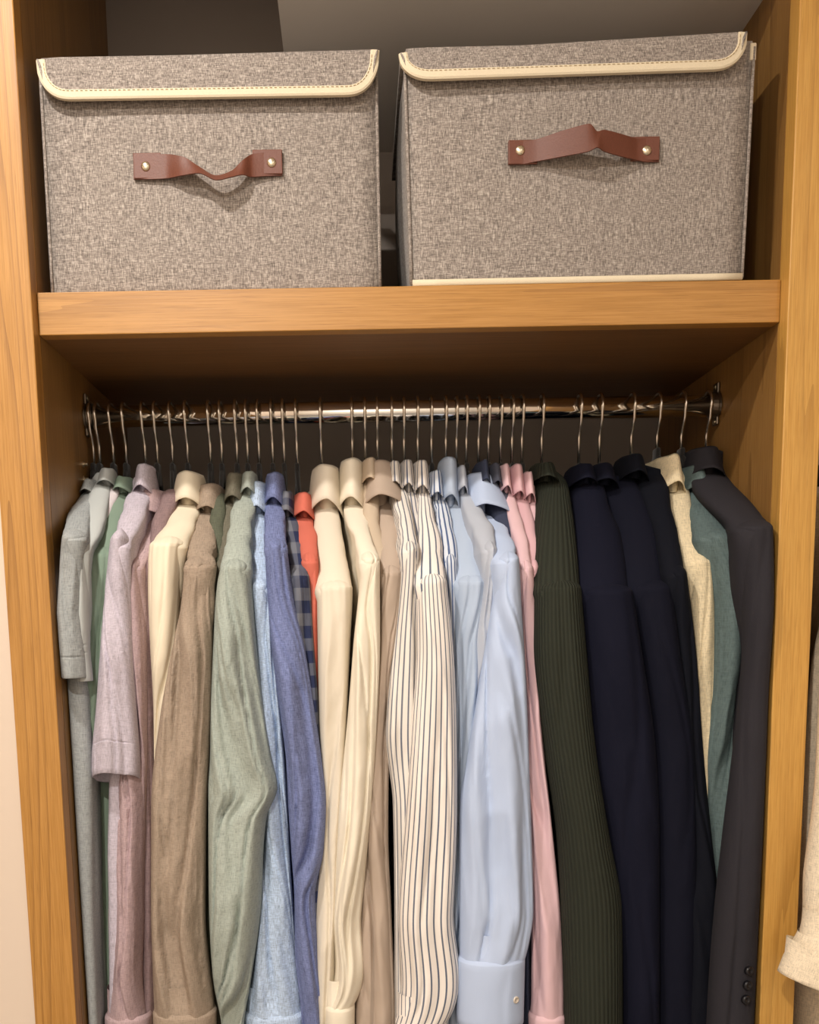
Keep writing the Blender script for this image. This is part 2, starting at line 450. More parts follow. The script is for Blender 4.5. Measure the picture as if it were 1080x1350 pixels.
    for s_ in np.arange(0.006, L[-1]-0.006, 0.0062):
        x, z = np.interp(s_, L, P2[:, 0]), np.interp(s_, L, P2[:, 1])
        x2, z2 = np.interp(s_+0.0034, L, P2[:, 0]), np.interp(s_+0.0034, L, P2[:, 1])
        nx, nz = np.interp(s_, L, nrm[:, 0]), np.interp(s_, L, nrm[:, 1])
        k = min(1, max(0, (top(x/wid)-z)/max(1e-4, top(x/wid)-bot(x/wid))))
        y = yl - 0.004*math.sin(math.pi*k*0.5) - 0.004*k - 0.0028
        o = hw*1.25
        parts.append(tube_vf([T((xa+x+nx*o, y, z+nz*o)), T((xa+x2+nx*o, y, z2+nz*o))], 0.0005, 4))
    so = mesh_obj('stitching', *join(parts), M['thread'], lid); so['kind'] = 'stuff'
    # leather handle: a strap riveted at both ends; rows (x, ytop, out_top, ybot, out_bot) in photo pixels
    hh = np.array(handle, float); tt = np.linspace(0, 1, 90); par = np.linspace(0, 1, len(hh))
    A = np.stack([np.interp(tt, par, hh[:, i]) if i == 99 else hermite(par, hh[:, i], tt) for i in range(5)], 1)
    V = []
    yfa = yf - bulge*0.35 - 0.0015
    for x, yt, ot, yb, ob in A:
        x1, z1 = W(x, yt, yfa-ot); x2, z2 = W(x, yb, yfa-ob)
        for k in np.linspace(0, 1, 5):
            V.append((x1+(x2-x1)*k, yfa-(ot+(ob-ot)*k), z1+(z2-z1)*k))
    nV = len(V)
    back = [(x, y+0.0022, z-0.0002) for x, y, z in V]
    F = grid_faces(90, 5, False); F = F + [tuple(reversed([i+nV for i in q])) for q in F]
    border = [i for i in range(5)] + [j*5+4 for j in range(1, 90)] + [89*5+i for i in range(3, -1, -1)] + [j*5 for j in range(88, 0, -1)]
    for i in range(len(border)):
        a, b = border[i], border[(i+1) % len(border)]; F.append((b, a, a+nV, b+nV))
    hd = mesh_obj('handle', V+back, F, M['leather'], root, True)
    md = hd.modifiers.new('edge', 'EDGE_SPLIT'); md.split_angle = math.radians(40)
    for tabx in (handle[0][0], handle[-1][0]):
        s = 1 if tabx == handle[0][0] else -1
        i0 = 0 if s == 1 else -1
        x1, z1 = W(tabx, handle[i0][1], yfa); x2, z2 = W(tabx+s*38, handle[i0][3], yfa)
        mesh_obj('handle_tab', *box_vf(min(x1, x2), max(x1, x2), yfa-0.0045, yfa-0.0002, min(z1, z2)-0.0005, max(z1, z2)+0.0005, 0.0008), M['leather'], root)
    for x, y in rivets:
        X, Z = W(x, y, yfa-0.005)
        mesh_obj('rivet', *lathe_vf((X, yfa-0.004, Z), (0, -1, 0), [(0, 0.0064), (0.0012, 0.0062), (0.0026, 0.0048), (0.0034, 0.0022), (0.0036, 0.0004)], 16), M['rivet'], root, True)
    return root

storage_box('storage_box', 'grey fabric storage box on the left, its brown leather handle sagging', [(54, 78), (498, 66), (67, 389), (499, 377)],
            0.052, 0.36, 0.0, [(50, 78), (498, 65), (80, 133), (470, 127)],
            [(176, 204, .002, 236, .002), (196, 204, .0045, 236, .0045), (218, 203, .006, 235, .006), (240, 206, .013, 231, .018), (262, 219, .016, 228, .026),
             (285, 231, .018, 237, .031), (305, 225, .016, 233, .027), (320, 211, .014, 230, .020), (333, 203, .006, 233, .007), (348, 201, .0045, 232, .0045), (372, 199, .002, 231, .002)],
            [(192, 219), (358, 214)], 0.006, False)
storage_box('storage_box', 'grey fabric storage box on the right, its brown leather handle arching up', [(532, 64), (993, 52), (548, 377), (983, 369)],
            0.030, 0.36, math.radians(-0.6), [(530, 68), (984, 43), (565, 106), (950, 94)],
            [(670, 187, .002, 217, .002), (690, 186, .0045, 216, .0045), (705, 184, .007, 213, .007), (742, 172, .022, 206, .020), (777, 163, .034, 199, .030),
             (788, 173, .030, 194, .032), (797, 171, .028, 199, .026), (828, 179, .014, 208, .012), (842, 183, .006, 211, .006), (852, 182, .0045, 213, .0045), (869, 182, .002, 213, .002)],
            [(686, 198), (853, 198)], 0.010, True)

# ------------------------------------------------------------------ hangers
def hanger(X, label, zb, ridge, ry=ROD_Y, rodz=ROD_Z):
    root = empty('clothes_hanger', (X, ry, rodz + ROD_R)); tag(root, label, 'hanger', 'black hangers on the chrome rail')
    r = ROD_R + 0.0028; pts = []
    for k in range(15):          # hook: open end behind, round over the rail and forward
        a = math.radians(-25 + k*(205+35)/14)
        pts.append((X, ry + r*1.12*math.cos(a), rodz + r*0.98*math.sin(a) + 0.002))
    e = pts[-1]
    pts += [(X, ry-r*0.86, rodz-r*1.02), (X, ry-r*0.45, rodz-r*1.55), (X, ry-0.003, rodz-r*2.05), (X, ry, rodz-r*2.4), (X, ry, zb-0.014)]
    mesh_obj('hook', *tube_vf(pts, 0.0024, 8), M['hook'], root, True)
    # moulded shoulders: neck block, two sloping arms, a bar
    parts = []
    near = [(X+(c-X)*0.5, yt+0.030, z-0.012) for z, yt, c in ridge[:1]] + [(c, yt+0.020, z-0.024) for z, yt, c in ridge[1:]]
    far = [(2*X-x, 2*ry-y, z) for x, y, z in near]
    arm = near[::-1] + [(X, ry-0.012, zb-0.016), (X, ry, zb-0.012), (X, ry+0.012, zb-0.016)] + far
    parts.append(tube_vf(arm, 0.0065, 8, 0.0035))
    parts.append(box_vf(X-0.0035, X+0.0035, ry-0.013, ry+0.013, zb-0.034, zb+0.001, 0.003))
    mesh_obj('shoulder_arms', *join(parts), M['black_velvet'], root, True)
    bar = [near[-1], (X, ry, near[-1][2]), far[-1]]
    mesh_obj('trouser_bar', *tube_vf(bar, 0.0028, 8), M['black_velvet'], root, True)
    return root

# ------------------------------------------------------------------ garments
def fold_field(seed, amp, crisp=0.0, fx=42, fz=5):
    def f(u, z):
        dr = noise.noise((z*2.2+seed, 0.3, seed))*0.9 + noise.noise((z*6.0, seed, 4.4))*0.25
        m = 0.55+0.9*noise.noise((u*fx*0.35+seed*1.3, z*fz*0.7, seed))
        w = math.sin((u*fx*0.9 + dr + seed)*math.pi)
        w = w*abs(w)**0.25 if w < 0 else w**1.5                    # rounded ridges, narrower valleys
        a = noise.noise((u*fx+seed, z*fz, seed*0.37))
        b = noise.noise((u*fx*0.45+seed*2, z*fz*0.6+3.1, seed))
        r = 1-2*abs(noise.noise((u*fx*0.8+9.7+seed+z*1.2, z*fz*1.3, seed*1.9)))
        e = (1-2*abs(noise.noise((u*60+seed+z*14, z*24, seed))))*crisp + noise.noise((u*150, z*60, seed))*crisp*0.7 if crisp else 0
        v1 = noise.noise((u*fx*0.55+seed*0.7+z*0.8, z*0.9, seed+2.2)); v2 = noise.noise((u*fx*0.8-z*1.6+seed, z*1.5, seed+7.7))
        cr = math.exp(-(v1/0.07)**2) + 0.6*math.exp(-(v2/0.06)**2)
        return e - amp*1.0*cr + amp*(1.1*w*m + 1.0*a + 1.0*b + 0.5*r)
    return f

def loft(name, rings, mat, parent, closed=True, cap=False):
    R = np.asarray(rings, float); nr, N, _ = R.shape
    nxt = np.roll(R, -1, axis=1); seg = np.linalg.norm(nxt-R, axis=2)
    mean = seg.mean(axis=0); u = np.concatenate([[0], np.cumsum(mean)[:-1]]); u = u-u[N//2]
    vs_ = np.concatenate([[0], np.cumsum(np.linalg.norm(np.diff(R.mean(axis=1), axis=0), axis=1))])
    if closed:                                   # repeat the first column so that UVs do not wrap
        R = np.concatenate([R, R[:, :1]], axis=1); u = np.append(u, u[-1]+mean[-1]); N += 1
    uv = np.stack([np.tile(u, nr), np.repeat(vs_, N)], 1)
    F = grid_faces(nr, N, False)
    if cap: F = F + [tuple(range(N-2, -1, -1))]
    return mesh_obj(name, R.reshape(-1, 3).tolist(), F, mat, parent, True, uv)

XMAX = HW - 0.0015
def sleeve_rings(rows, y0, y1, ys, hd, fold, seed, N=84, step=5.0, cap='head', hem=True, tilt=0.0, gather=0.0, sway=0.0, xlim=True, puff=1.0, xtilt=0.0, seams=None, cuffed=False, headx=(0, 0.02, 0.02)):
    yy = np.array([r[0] for r in rows], float); xl = np.array([r[1] for r in rows], float); xr = np.array([r[2] for r in rows], float)
    py = np.arange(y0, y1+0.5, step); py = np.append(py[:-1] if y1-py[-1] < 3 else py, y1)
    if seams: py = np.sort(np.concatenate([py[[min(abs(q-m) for m in seams) > 2.6 for q in py]]]+[[m-2.4, m-1.2, m, m+1.2, m+2.4] for m in seams]))
    L = hermite(yy, xl, py); Rr = hermite(yy, xr, py)
    rings = []; zs = []
    for i, y in enumerate(py):
        k = (y-y0)/max(1, y1-y0); yd = ys + sway*k
        a, z = W(L[i], y, yd); b, _ = W(Rr[i], y, yd); c = (a+b)/2; w = max(0.006, (b-a)/2)
        if xlim:
            if c+w > XMAX: c = XMAX-w
            if c-w < -XMAX: c = -XMAX+w
        h = min(hd, max(0.02, w*1.35))
        if cap == 'head': h = (0.85*hd+0.0014) + (h-0.85*hd-0.0014)*min(1, k*9)
        ring = []
        for j in range(N):
            t = 2*math.pi*j/N
            sx, cy = math.sin(t), math.cos(t)
            sx = math.copysign(abs(sx)**0.86, sx)
            u = t*(w+h)/2
            d = fold(u, z) * min(1.0, 0.35+3.0*k) * (0.35+0.65*abs(cy))
            d = max(-0.016, min(0.014, d))
            if cuffed:
                fade = max(0, (k-0.86)/0.14); d = d*(1-0.85*fade**2) + 0.0016*fade*(1-0.5*fade)*math.sin(u*330+seed)
            if seams and min(abs(y-m) for m in seams) < 0.5: d -= 0.0022
            if gather: d += gather*math.sin(u*520+seed)*max(0, 1-abs(k-0)*14)
            yo = yd + cy*(h+d) - (0.004*puff if cy < 0 else 0)*math.sin(math.pi*min(1, k*4))
            dz = 0
            ring.append((c + sx*w, yo, z + dz + tilt*(-(yo-yd)) - xtilt*sx*w*min(1, k*1.5)))
        rings.append(ring); zs.append(z)
    if cap:
        r0 = np.array(rings[0]); c0 = r0.mean(axis=0)
        if cap == 'head':
            dome = []
            for q in (0.97, 0.85, 0.65, 0.42, 0.2, 0.08):
                sc_ = math.sqrt(1-q*q)*0.9+0.1
                dome.append((c0 + (r0-c0)*np.array([sc_, 0.55+0.45*sc_, 1]) + np.array([(headx[0])*q, headx[1]*q, headx[2]*q])).tolist())
            rings = dome + rings
        t1 = c0 + (r0-c0)*np.array([0.93, 0.93, 1]) + np.array([0, 0.003, 0.006]); t2 = c0 + (r0-c0)*0.99 + np.array([0, 0, 0.0012])
        if cap != 'head': rings = [t1.tolist(), t2.tolist()] + rings
    if hem:
        r1 = np.array(rings[-1]); c1 = r1.mean(axis=0)
        rings += [(c1+(r1-c1)*np.array([.97, .97, 1])+np.array([0, 0, -.0012])).tolist(),
                  (c1+(r1-c1)*np.array([.9, .9, 1])+np.array([0, 0, .001])).tolist(),
                  (c1+(r1-c1)*np.array([.86, .86, 1])+np.array([0, 0, .05])).tolist()]
    return rings

def garment(g):
    rows = g['rows']; hx = g['hook']; ys = g.get('ys', 0.08); hd = g.get('hd', 0.034); seed = g['i']*3.17+1.3
    mat = M[g['mat']]; ry = g.get('ry', ROD_Y)
    X, zhook = W(hx, g.get('hy', 612), ry)
    if g.get('xlim', True): X = max(-XMAX+0.008, min(XMAX-0.008, X))
    co = g.get('collar')
    if co:
        yc = co[2] + 0.38*(co[3]-co[2]); cw = co[1]-co[0]
        if rows[0][0] > yc+8: rows = [(yc, co[0]+0.12*cw, co[1]-0.12*cw)] + rows
    neck = rows[0][0]; seam = g['seam']; end = g.get('end', 1480)
    if rows[-1][0] < end: rows = rows + [(end, rows[-1][1] + (rows[-1][1]-rows[-2][1])*0.2, rows[-1][2] + (rows[-1][2]-rows[-2][2])*0.2)]
    fold = fold_field(seed, g.get('amp', 0.0035)*2.2, g.get('crisp', 0.0006 if 'linen' not in g['name'] and 'chambray' not in g['name'] else 0.0013), g.get('fx', 42), g.get('fz', 5.0))
    root = empty(g['name'], (X, ry, zhook)); tag(root, g['label'], g['cat'], g.get('group', 'clothes hanging on the chrome rail'))
    yy = np.array([r[0] for r in rows], float); xl = np.array([r[1] for r in rows], float); xr = np.array([r[2] for r in rows], float)
    # ---- body (yoke + trunk)
    ytip = ys - hd*0.85; yn = ry - (0.046 if co else 0.058)
    N = 64; rings = []
    sh = list(np.linspace(neck, seam+3, 26))
    nearz = None
    for y in sh:
        ns = max(neck, co[2]+0.66*(co[3]-co[2])) if co else neck
        s = max(0, (y-ns)/max(1, seam-ns)); s = min(1, s); Yt = yn + (ytip-yn)*(s**0.85)
        l = float(hermite(yy, xl, [y])[0]); r_ = float(hermite(yy, xr, [y])[0])
        a, z = W(l, y, Yt+0.012); b, _ = W(r_, y, Yt+0.012)
        rings.append((z, Yt, (a+b)/2, max(0.006, (b-a)/2*(1+0.05*s)), s))
    hanger(X, 'slim black hanger with chrome hook holding ' + g['short'], zhook, [(q[0], q[1], q[2]) for q in rings[0:19:3]], ry)
    zt = rings[-1][0]; ct = rings[-1][2]; wt = rings[-1][3]
    brow = g.get('brow'); hemz = zhook - g.get('len', 0.95)
    if brow:
        by = [q[0] for q in brow]
    nb = 34
    for i in range(1, nb+1):
        k = i/nb; z = zt + (hemz-zt)*k
        Yt = ytip + min(1, k*6)*(0.035 if not brow else 0.05) + 0.01*k
        if brow:
            # pixel row for this height at that depth (monotone search)
            pyv = np.linspace(600, 1700, 111); zz = np.array([W(500, q, Yt)[1] for q in pyv]); y = float(np.interp(-z, -zz, pyv))
            l = float(hermite(by, [q[1] for q in brow], [y])[0]); r_ = float(hermite(by, [q[2] for q in brow], [y])[0])
            a, _ = W(l, y, Yt+0.012); b, _ = W(r_, y, Yt+0.012); c, w = (a+b)/2, (b-a)/2
            if y < by[0]:
                q = min(1, max(0, (y-seam)/max(1, by[0]-seam))); c = ct+(c-ct)*q; w = wt*0.6+(w-wt*0.6)*q
        else:
            pyv = np.linspace(600, 1700, 111); zz = np.array([W(500, q, Yt)[1] for q in pyv]); y = float(np.interp(-z, -zz, pyv))
            l = float(hermite(yy, xl, [y])[0]); r_ = float(hermite(yy, xr, [y])[0])
            a, _ = W(l, y, Yt); b, _ = W(r_, y, Yt); q = min(1, k*5)
            c = ct + ((a+b)/2-ct)*q; w = wt*0.85 + (max(0.008, min(0.016, (b-a)*0.26))-wt*0.85)*q
        rings.append((z, Yt, c, w, 1.0))
    R = []
    for (z, Yt, c, w, s) in rings:
        if g.get('xlim', True):
            c = max(-XMAX+w, min(XMAX-w, c))
        w1 = ry - Yt; ring = []
        for j in range(N):
            t = 2*math.pi*j/N
            cy = math.cos(t); sx = math.copysign(abs(math.sin(t))**0.75, math.sin(t))
            Y = ry + w1*cy
            tt = -cy                           # 1 at the near end, -1 at the far end
            # even out points: more of them near the ends
            hmid = min(w, 0.013 + 0.006*(1-s))
            dd_ = max(0.0, min(1.0, ((Y-Yt)-w*1.1)/0.09)) if tt > -0.2 else 1.0; hw_ = hmid + (w-hmid)*(1-dd_*dd_*(3-2*dd_))
            cx = X + (c-X)*tt
            d = fold(Y*1.0 + (3 if sx > 0 else 0), z)*(0.2 if s < 1 or z > zt-0.03 else 0.35); d = max(-0.005, min(0.005, d))
            cap_ = math.sqrt(max(0.0, 1-min(1.0, max(0.0, (abs(cy)-(1-w/max(w1, 0.02)))/(w/max(w1, 0.02))))**2)) if abs(cy) > 1-w/max(w1, 0.02) else 1.0
            ss = 1 if math.sin(t) >= 0 else -1
            ring.append((cx + ss*(hw_*cap_ + d*cap_*0.8) if j not in (0, N//2) else cx, Y - (d*0.6 if tt > 0.5 else 0), z))
        R.append(ring)
    # close over the top
    r0 = np.array(R[0]); c0 = r0.mean(axis=0)
    R = [(c0+(r0-c0)*np.array([0.45, 0.75, 1])+np.array([0, 0, 0.006])).tolist()] + R
    body = loft('body', R, mat, root)
    # ---- near sleeve: its head follows the slope of the shoulder
    ra, rb = rings[25], rings[17]; lz = g.get('head', 0.013)/max(0.012, rb[0]-ra[0])
    hx_ = ((rb[2]-ra[2])*lz, (rb[1]-ra[1])*lz, (rb[0]-ra[0])*lz)
    sl = loft('sleeve', sleeve_rings(rows, seam-3, end, ys, hd, fold, seed, tilt=g.get('tilt', 0), gather=g.get('gather', 0.0), sway=g.get('sway', 0.012), xlim=g.get('xlim', True), puff=0.6, headx=hx_, seams=g.get('hem_seam'), cuffed=bool(g.get('cuff'))), mat, root)
    # ---- far sleeve (towards the back wall)
    zs0 = rings[25][0]; fr = []
    sln = W(500, seam, ys)[1] - W(500, end, ys)[1]
    for i in range(24):
        k = i/23; w = max(0.010, min(0.022, wt*0.7)); cX = X - (ct-X)*0.6; cX = max(-XMAX+w, min(XMAX-w, cX)) if g.get('xlim', True) else cX
        fr.append([(cX + math.sin(2*math.pi*j/20)*w, 2*ry-ys + math.cos(2*math.pi*j/20)*0.03 + fold(j*.02, k), zs0 - k*sln) for j in range(20)])
    loft('sleeve', fr, mat, root)
    # ---- hem band of short sleeves / cuffs
    def on_sleeve(bx, by_, rws):
        q = [np.array([r[i] for r in rws], float) for i in range(3)]
        l_ = float(hermite(q[0], q[1], [by_])[0]); r2 = float(hermite(q[0], q[2], [by_])[0])
        v_ = max(-0.97, min(0.97, (bx-(l_+r2)/2)/((r2-l_)/2)))
        Yb = ys + g.get('sway', 0.012) - (hd+0.003)*(1-abs(v_)**2.3)**0.5 - 0.005
        Xb, Zb = W(bx, by_, Yb)
        return (min(Xb, XMAX-0.004), Yb, Zb), (v_*0.8, -1, 0)
    cf = g.get('cuff')
    if cf:
        y0, y1, l0, r0_, l1, r1_ = cf['box']
        cr = sleeve_rings([(y0, l0, r0_), (y1, l1, r1_)], y0, y1, ys+g.get('sway', 0.012)-0.002, hd+0.002, fold_field(seed+5, 0.0012, 0.0004, 30, 4), seed, step=8, cap=True, puff=0, xlim=g.get('xlim', True), xtilt=cf.get('xtilt', 0), tilt=cf.get('tilt', 0))
        cu = loft('cuff', cr, M[cf.get('mat', g['mat'])], sl)
        for (bx, by_) in cf.get('buttons', []):
            pb, nb_ = on_sleeve(bx, by_, [(y0, l0, r0_), (y1, l1, r1_)])
            mesh_obj('button', *lathe_vf(pb, nb_, [(-0.002, 0.0055), (0.0016, 0.0055), (0.0026, 0.0046), (0.0026, 0.003), (0.0018, 0.0026)], 14), M['button_pale'], sl, True)
    for (bx, by_) in g.get('buttons', []):
        pb, nb_ = on_sleeve(bx, by_, rows)
        mesh_obj('button', *lathe_vf(pb, nb_, [(-0.003, 0.0068), (0.0016, 0.0068), (0.0030, 0.0055), (0.0030, 0.0035), (0.0020, 0.003)], 14), M['button_dark'], sl, True)
    # ---- collar
    co = g.get('collar')
    if co:
        l, r_, yt, yb = co[:4]; wing = co[4] if len(co) > 4 else 0
        Yc = ry - 0.060
        a, z1 = W(l, yt, Yc); b, _ = W(r_, yt, Yc); _, z2 = W(l, yb, Yc-0.015)
        cx = (a+b)/2; w = (b-a)/2; hgt = z1-z2
        CN, prof = 72, []
        kind = g.get('collar_kind', 'shirt')
        Vr = []
        face = 1 if wing >= 0 else -1             # the side the shirt front faces
        for p in range(17):
            q = p/16; ring = []
            for j in range(CN+1):
                th = math.radians(-172 + 344*j/CN)      # opening at th = 180 (faces +X or -X)
                ex, ey = -math.cos(th)*face, -math.sin(th)
                near = max(0, -ey)
                if q < 0.4:      # stand: from base up to the fold
                    s = q/0.4; rad = 0.80 + 0.03*s; zz = z2 + hgt*0.25 + (hgt*0.75-0.002)*s
                else:            # leaf: over the fold and down
                    s = (q-0.4)/0.6; rad = 0.83 + 0.17*min(1, s*2.5)**0.6 + (0.55 if wing else 0.40)*s*s
                    frontness = max(0, ex*face)
                    drop = hgt*(1.0 - 0.42*near + 0.15*frontness)
                    zz = z1 - drop*s**1.25 - 0.0*near
                wob = 0.0022*noise.noise((th*1.5+seed, q*3, seed))
                px_ = cx + (X-cx)*(0.5+0.5*ey)*0.9 + ex*w*rad
                if wing and q > 0.4: px_ += wing/FPX*1.65*s*frontness*near**0.5*1.5
                py_ = ry + ey*(0.062*(0.86+0.14*rad) + ((0.040 if wing else 0.018)*((q-0.4)/0.6)**1.3 if q > 0.4 else 0)) + wob
                ring.append((px_, py_, zz + wob))
            Vr.append(ring)
        c_o = loft('collar', Vr, mat, root, closed=False)
        md = c_o.modifiers.new('thickness', 'SOLIDIFY'); md.thickness = 0.0014; md.offset = 0
    return root

FAB = [  # key, colour, kind, extra
 ('grey_jersey', '9CA0A0', 'linen', {}), ('pale_grey', 'B6BAB8', 'plain', {}), ('pale_lilac', 'CFC6C8', 'plain', {}), ('green', '7E9080', 'plain', {}),
 ('lilac', 'C2B9C4', 'linen', {}), ('dusty_pink', 'B49C9E', 'linen', {}), ('mauve_brown', '8A7474', 'linen', {}), ('cream', 'E6DAC2', 'plain', {}),
 ('taupe_linen', 'A08F7E', 'linen', {}), ('olive', '5C5F50', 'linen', {}), ('brown_olive', '6E6A5C', 'linen', {}), ('sage', 'A4ACA3', 'linen', {}),
 ('sky', 'B4C6DE', 'chambray', {}), ('chambray', '747EA8', 'chambray', {}), ('plaid', '2C3350', 'plaid', {'h2': '74767E'}), ('coral', 'D0705E', 'plain', {}),
 ('cream_grey', 'E0D5C2', 'plain', {}), ('ivory', 'EAE0CC', 'plain', {}), ('beige', 'C4B29C', 'plain', {}), ('taupe', 'B8A696', 'plain', {}),
 ('stripe_grey', 'E4DED6', 'stripe', {'h2': '6A6E7C', 'period': 0.0085, 'line': 0.26}), ('stripe_fine', 'DAD4CE', 'stripe', {'h2': '5A6278', 'period': 0.0075, 'line': 0.3}),
 ('stripe_bold', 'EEE6DE', 'stripe', {'h2': '5E6678', 'period': 0.0098, 'line': 0.24}), ('stripe_blue', 'D4DAE4', 'stripe', {'h2': '4A5E86', 'period': 0.008, 'line': 0.36}),
 ('ice_blue', 'AEBCD0', 'plain', {}), ('pale_grey_blue', 'B4BAC6', 'plain', {}), ('oxford_blue', 'B8C7E2', 'plain', {}), ('navy_cotton', '3C4256', 'plain', {}), ('slate', '4A4C58', 'plain', {}),
 ('pink', 'DDBBC0', 'plain', {}), ('rose', 'D8B0B6', 'plain', {}), ('pale_rose', 'DDBABF', 'plain', {}),
 ('olive_rib', '30332A', 'rib', {'period': 0.006}), ('navy_knit', '0E1022', 'knit', {}), ('navy_wool', '0C0E1E', 'knit', {}), ('ink_wool', '0A0D18', 'knit', {}),
 ('sand', 'E0D0AE', 'linen', {}), ('teal_linen', '5C6C6C', 'linen', {}), ('charcoal', '302E33', 'knit', {}), ('tan_weave', '9A8468', 'linen', {}), ('cream_right', 'E6D6BC', 'linen', {}),
]
for k, h, kind, ex in FAB: M[k] = cloth('cloth_'+k, h, kind, **ex)

SHIRT, JACK, KNIT = 'shirt', 'jacket', 'sweater'
G = []
def add(name, label, short, cat, mat, hook, seam, rows, **kw):
    G.append(dict(i=len(G), name=name, label=label, short=short, cat=cat, mat=mat, hook=hook, seam=seam, rows=rows, **kw))

add('polo_shirt', 'grey short-sleeved shirt hanging first against the left side panel', 'the first grey shirt on the left', SHIRT, 'grey_jersey', 118, 712,
    [(642, 103, 126), (662, 94, 122), (700, 85, 116), (760, 79, 110), (850, 75, 108), (893, 75, 108)], end=893, ys=.022, collar=(104, 128, 632, 656), hem_seam=[866],
    brow=[(905, 84, 112), (1000, 86, 112), (1100, 92, 114), (1200, 98, 115), (1350, 104, 116), (1700, 110, 118)], amp=.002)
add('short_sleeved_shirt', 'pale grey short-sleeved shirt with a stitched sleeve hem, second from the left', 'the pale grey short-sleeved shirt', SHIRT, 'pale_grey', 132, 730,
    [(628, 127, 152), (650, 119, 147), (700, 109, 136), (735, 106, 119), (850, 103, 118), (897, 103, 122)], end=897, ys=.032, hd=.026, collar=(128, 153, 617, 646), hem_seam=[850, 860], amp=.002,
    brow=[(905, 90, 112), (1000, 90, 108), (1350, 98, 108), (1700, 98, 108)])
add('short_sleeved_shirt', 'pale lilac shirt whose sleeve end shows below the grey sleeves on the left', 'the pale lilac shirt behind the grey ones', SHIRT, 'pale_lilac', 150, 722,
    [(645, 142, 160), (700, 116, 140), (800, 96, 125), (905, 86, 120), (960, 87, 112), (997, 87, 103)], end=997, ys=.105, hd=.026, amp=.002, brow=[(1000, 92, 106), (1350, 100, 110), (1700, 100, 110)])
add('short_sleeved_shirt', 'green short-sleeved shirt between the grey shirts and the lilac one', 'the green short-sleeved shirt', SHIRT, 'green', 167, 736,
    [(637, 146, 173), (660, 130, 170), (700, 119, 166), (740, 115, 162), (850, 112, 156), (985, 96, 150)], end=985, ys=.088, hem_seam=[972], collar=(147, 173, 627, 656),
    brow=[(1000, 102, 152), (1150, 112, 154), (1350, 116, 154), (1700, 118, 154)], amp=.003)
add('short_sleeved_shirt', 'pale lilac short-sleeved shirt with a wide curled sleeve opening', 'the lilac short-sleeved shirt', SHIRT, 'lilac', 192, 722,
    [(640, 172, 198), (690, 156, 186), (722, 147, 172), (760, 142, 173), (817, 137, 175), (933, 128, 180), (1008, 122, 184), (1030, 122, 184)], end=1026, ys=.058, tilt=0.35, hem_seam=[985], collar=(174, 201, 611, 662), amp=.003)
add('linen_shirt', 'dusty pink linen shirt with a folded arched collar, left of the cream shirt', 'the dusty pink linen shirt', SHIRT, 'dusty_pink', 208, 750,
    [(672, 178, 214), (720, 172, 206), (750, 168, 189), (850, 166, 194), (1000, 158, 194), (1060, 150, 193), (1200, 144, 191), (1338, 141, 194)], ys=.088, collar=(175, 216, 644, 694), amp=.005, end=1340,
    cuff=dict(box=(1338, 1420, 139, 200, 139, 200)))
add('linen_shirt', 'mauve brown shirt showing as a narrow strip beside the pink linen shirt', 'the mauve brown shirt', SHIRT, 'mauve_brown', 228, 748,
    [(650, 215, 240), (690, 202, 222), (760, 192, 210), (900, 188, 207), (1060, 186, 206), (1350, 184, 206)], ys=.11, hd=.026, amp=.004)
add('cotton_shirt', 'pale cream shirt with a bright shoulder seam left of the taupe linen shirt', 'the pale cream shirt on the left', SHIRT, 'cream', 248, 722,
    [(672, 226, 262), (700, 211, 252), (718, 198, 244), (760, 196, 240), (850, 199, 236), (940, 203, 228), (1060, 204, 216), (1350, 206, 216)], ys=.098, collar=(226, 267, 621, 684), gather=.0008, amp=.003)
add('linen_shirt', 'taupe linen long-sleeved shirt with a broad crumpled sleeve', 'the taupe linen shirt', SHIRT, 'taupe_linen', 278, 748,
    [(680, 256, 290), (720, 247, 283), (800, 239, 281), (850, 229, 281), (950, 211, 279), (1060, 200, 273), (1200, 200, 271), (1335, 204, 284)], ys=.066, hd=.04, collar=(255, 293, 637, 692), amp=.006, end=1335,
    cuff=dict(box=(1333, 1420, 202, 286, 204, 284)))
add('linen_shirt', 'dark olive shirt showing as a thin strip right of the taupe linen', 'the dark olive shirt', SHIRT, 'olive', 293, 750,
    [(655, 280, 298), (700, 277, 296), (760, 276, 292), (900, 274, 288), (1350, 270, 290)], ys=.12, hd=.024)
add('linen_shirt', 'brownish olive shirt with a raised collar behind the sage linen shirt', 'the brownish olive shirt', SHIRT, 'brown_olive', 313, 752,
    [(662, 291, 318), (720, 284, 310), (770, 281, 304), (900, 278, 302), (1350, 276, 300)], ys=.115, hd=.026, collar=(294, 322, 622, 678))
add('linen_shirt', 'pale sage green linen shirt with a bent rumpled sleeve', 'the sage green linen shirt', SHIRT, 'sage', 327, 752,
    [(650, 312, 338), (700, 302, 330), (745, 292, 330), (770, 287, 332), (850, 282, 338), (950, 278, 350), (1000, 277, 358), (1040, 275, 366), (1078, 275, 352), (1200, 276, 344), (1300, 283, 330), (1350, 292, 322)], ys=.064, hd=.04,
    collar=(316, 339, 621, 662), amp=.006, gather=.0006)
add('chambray_shirt', 'light sky blue shirt widening to a cuff between sage and violet-blue shirts', 'the sky blue shirt', SHIRT, 'sky', 342, 776,
    [(680, 326, 351), (740, 329, 355), (800, 334, 360), (850, 338, 364), (950, 345, 372), (1040, 350, 378), (1100, 349, 381), (1200, 342, 387), (1300, 330, 397), (1336, 323, 402)], ys=.088, collar=(325, 353, 635, 692), amp=.005, end=1338,
    cuff=dict(box=(1336, 1420, 321, 404, 324, 402)))
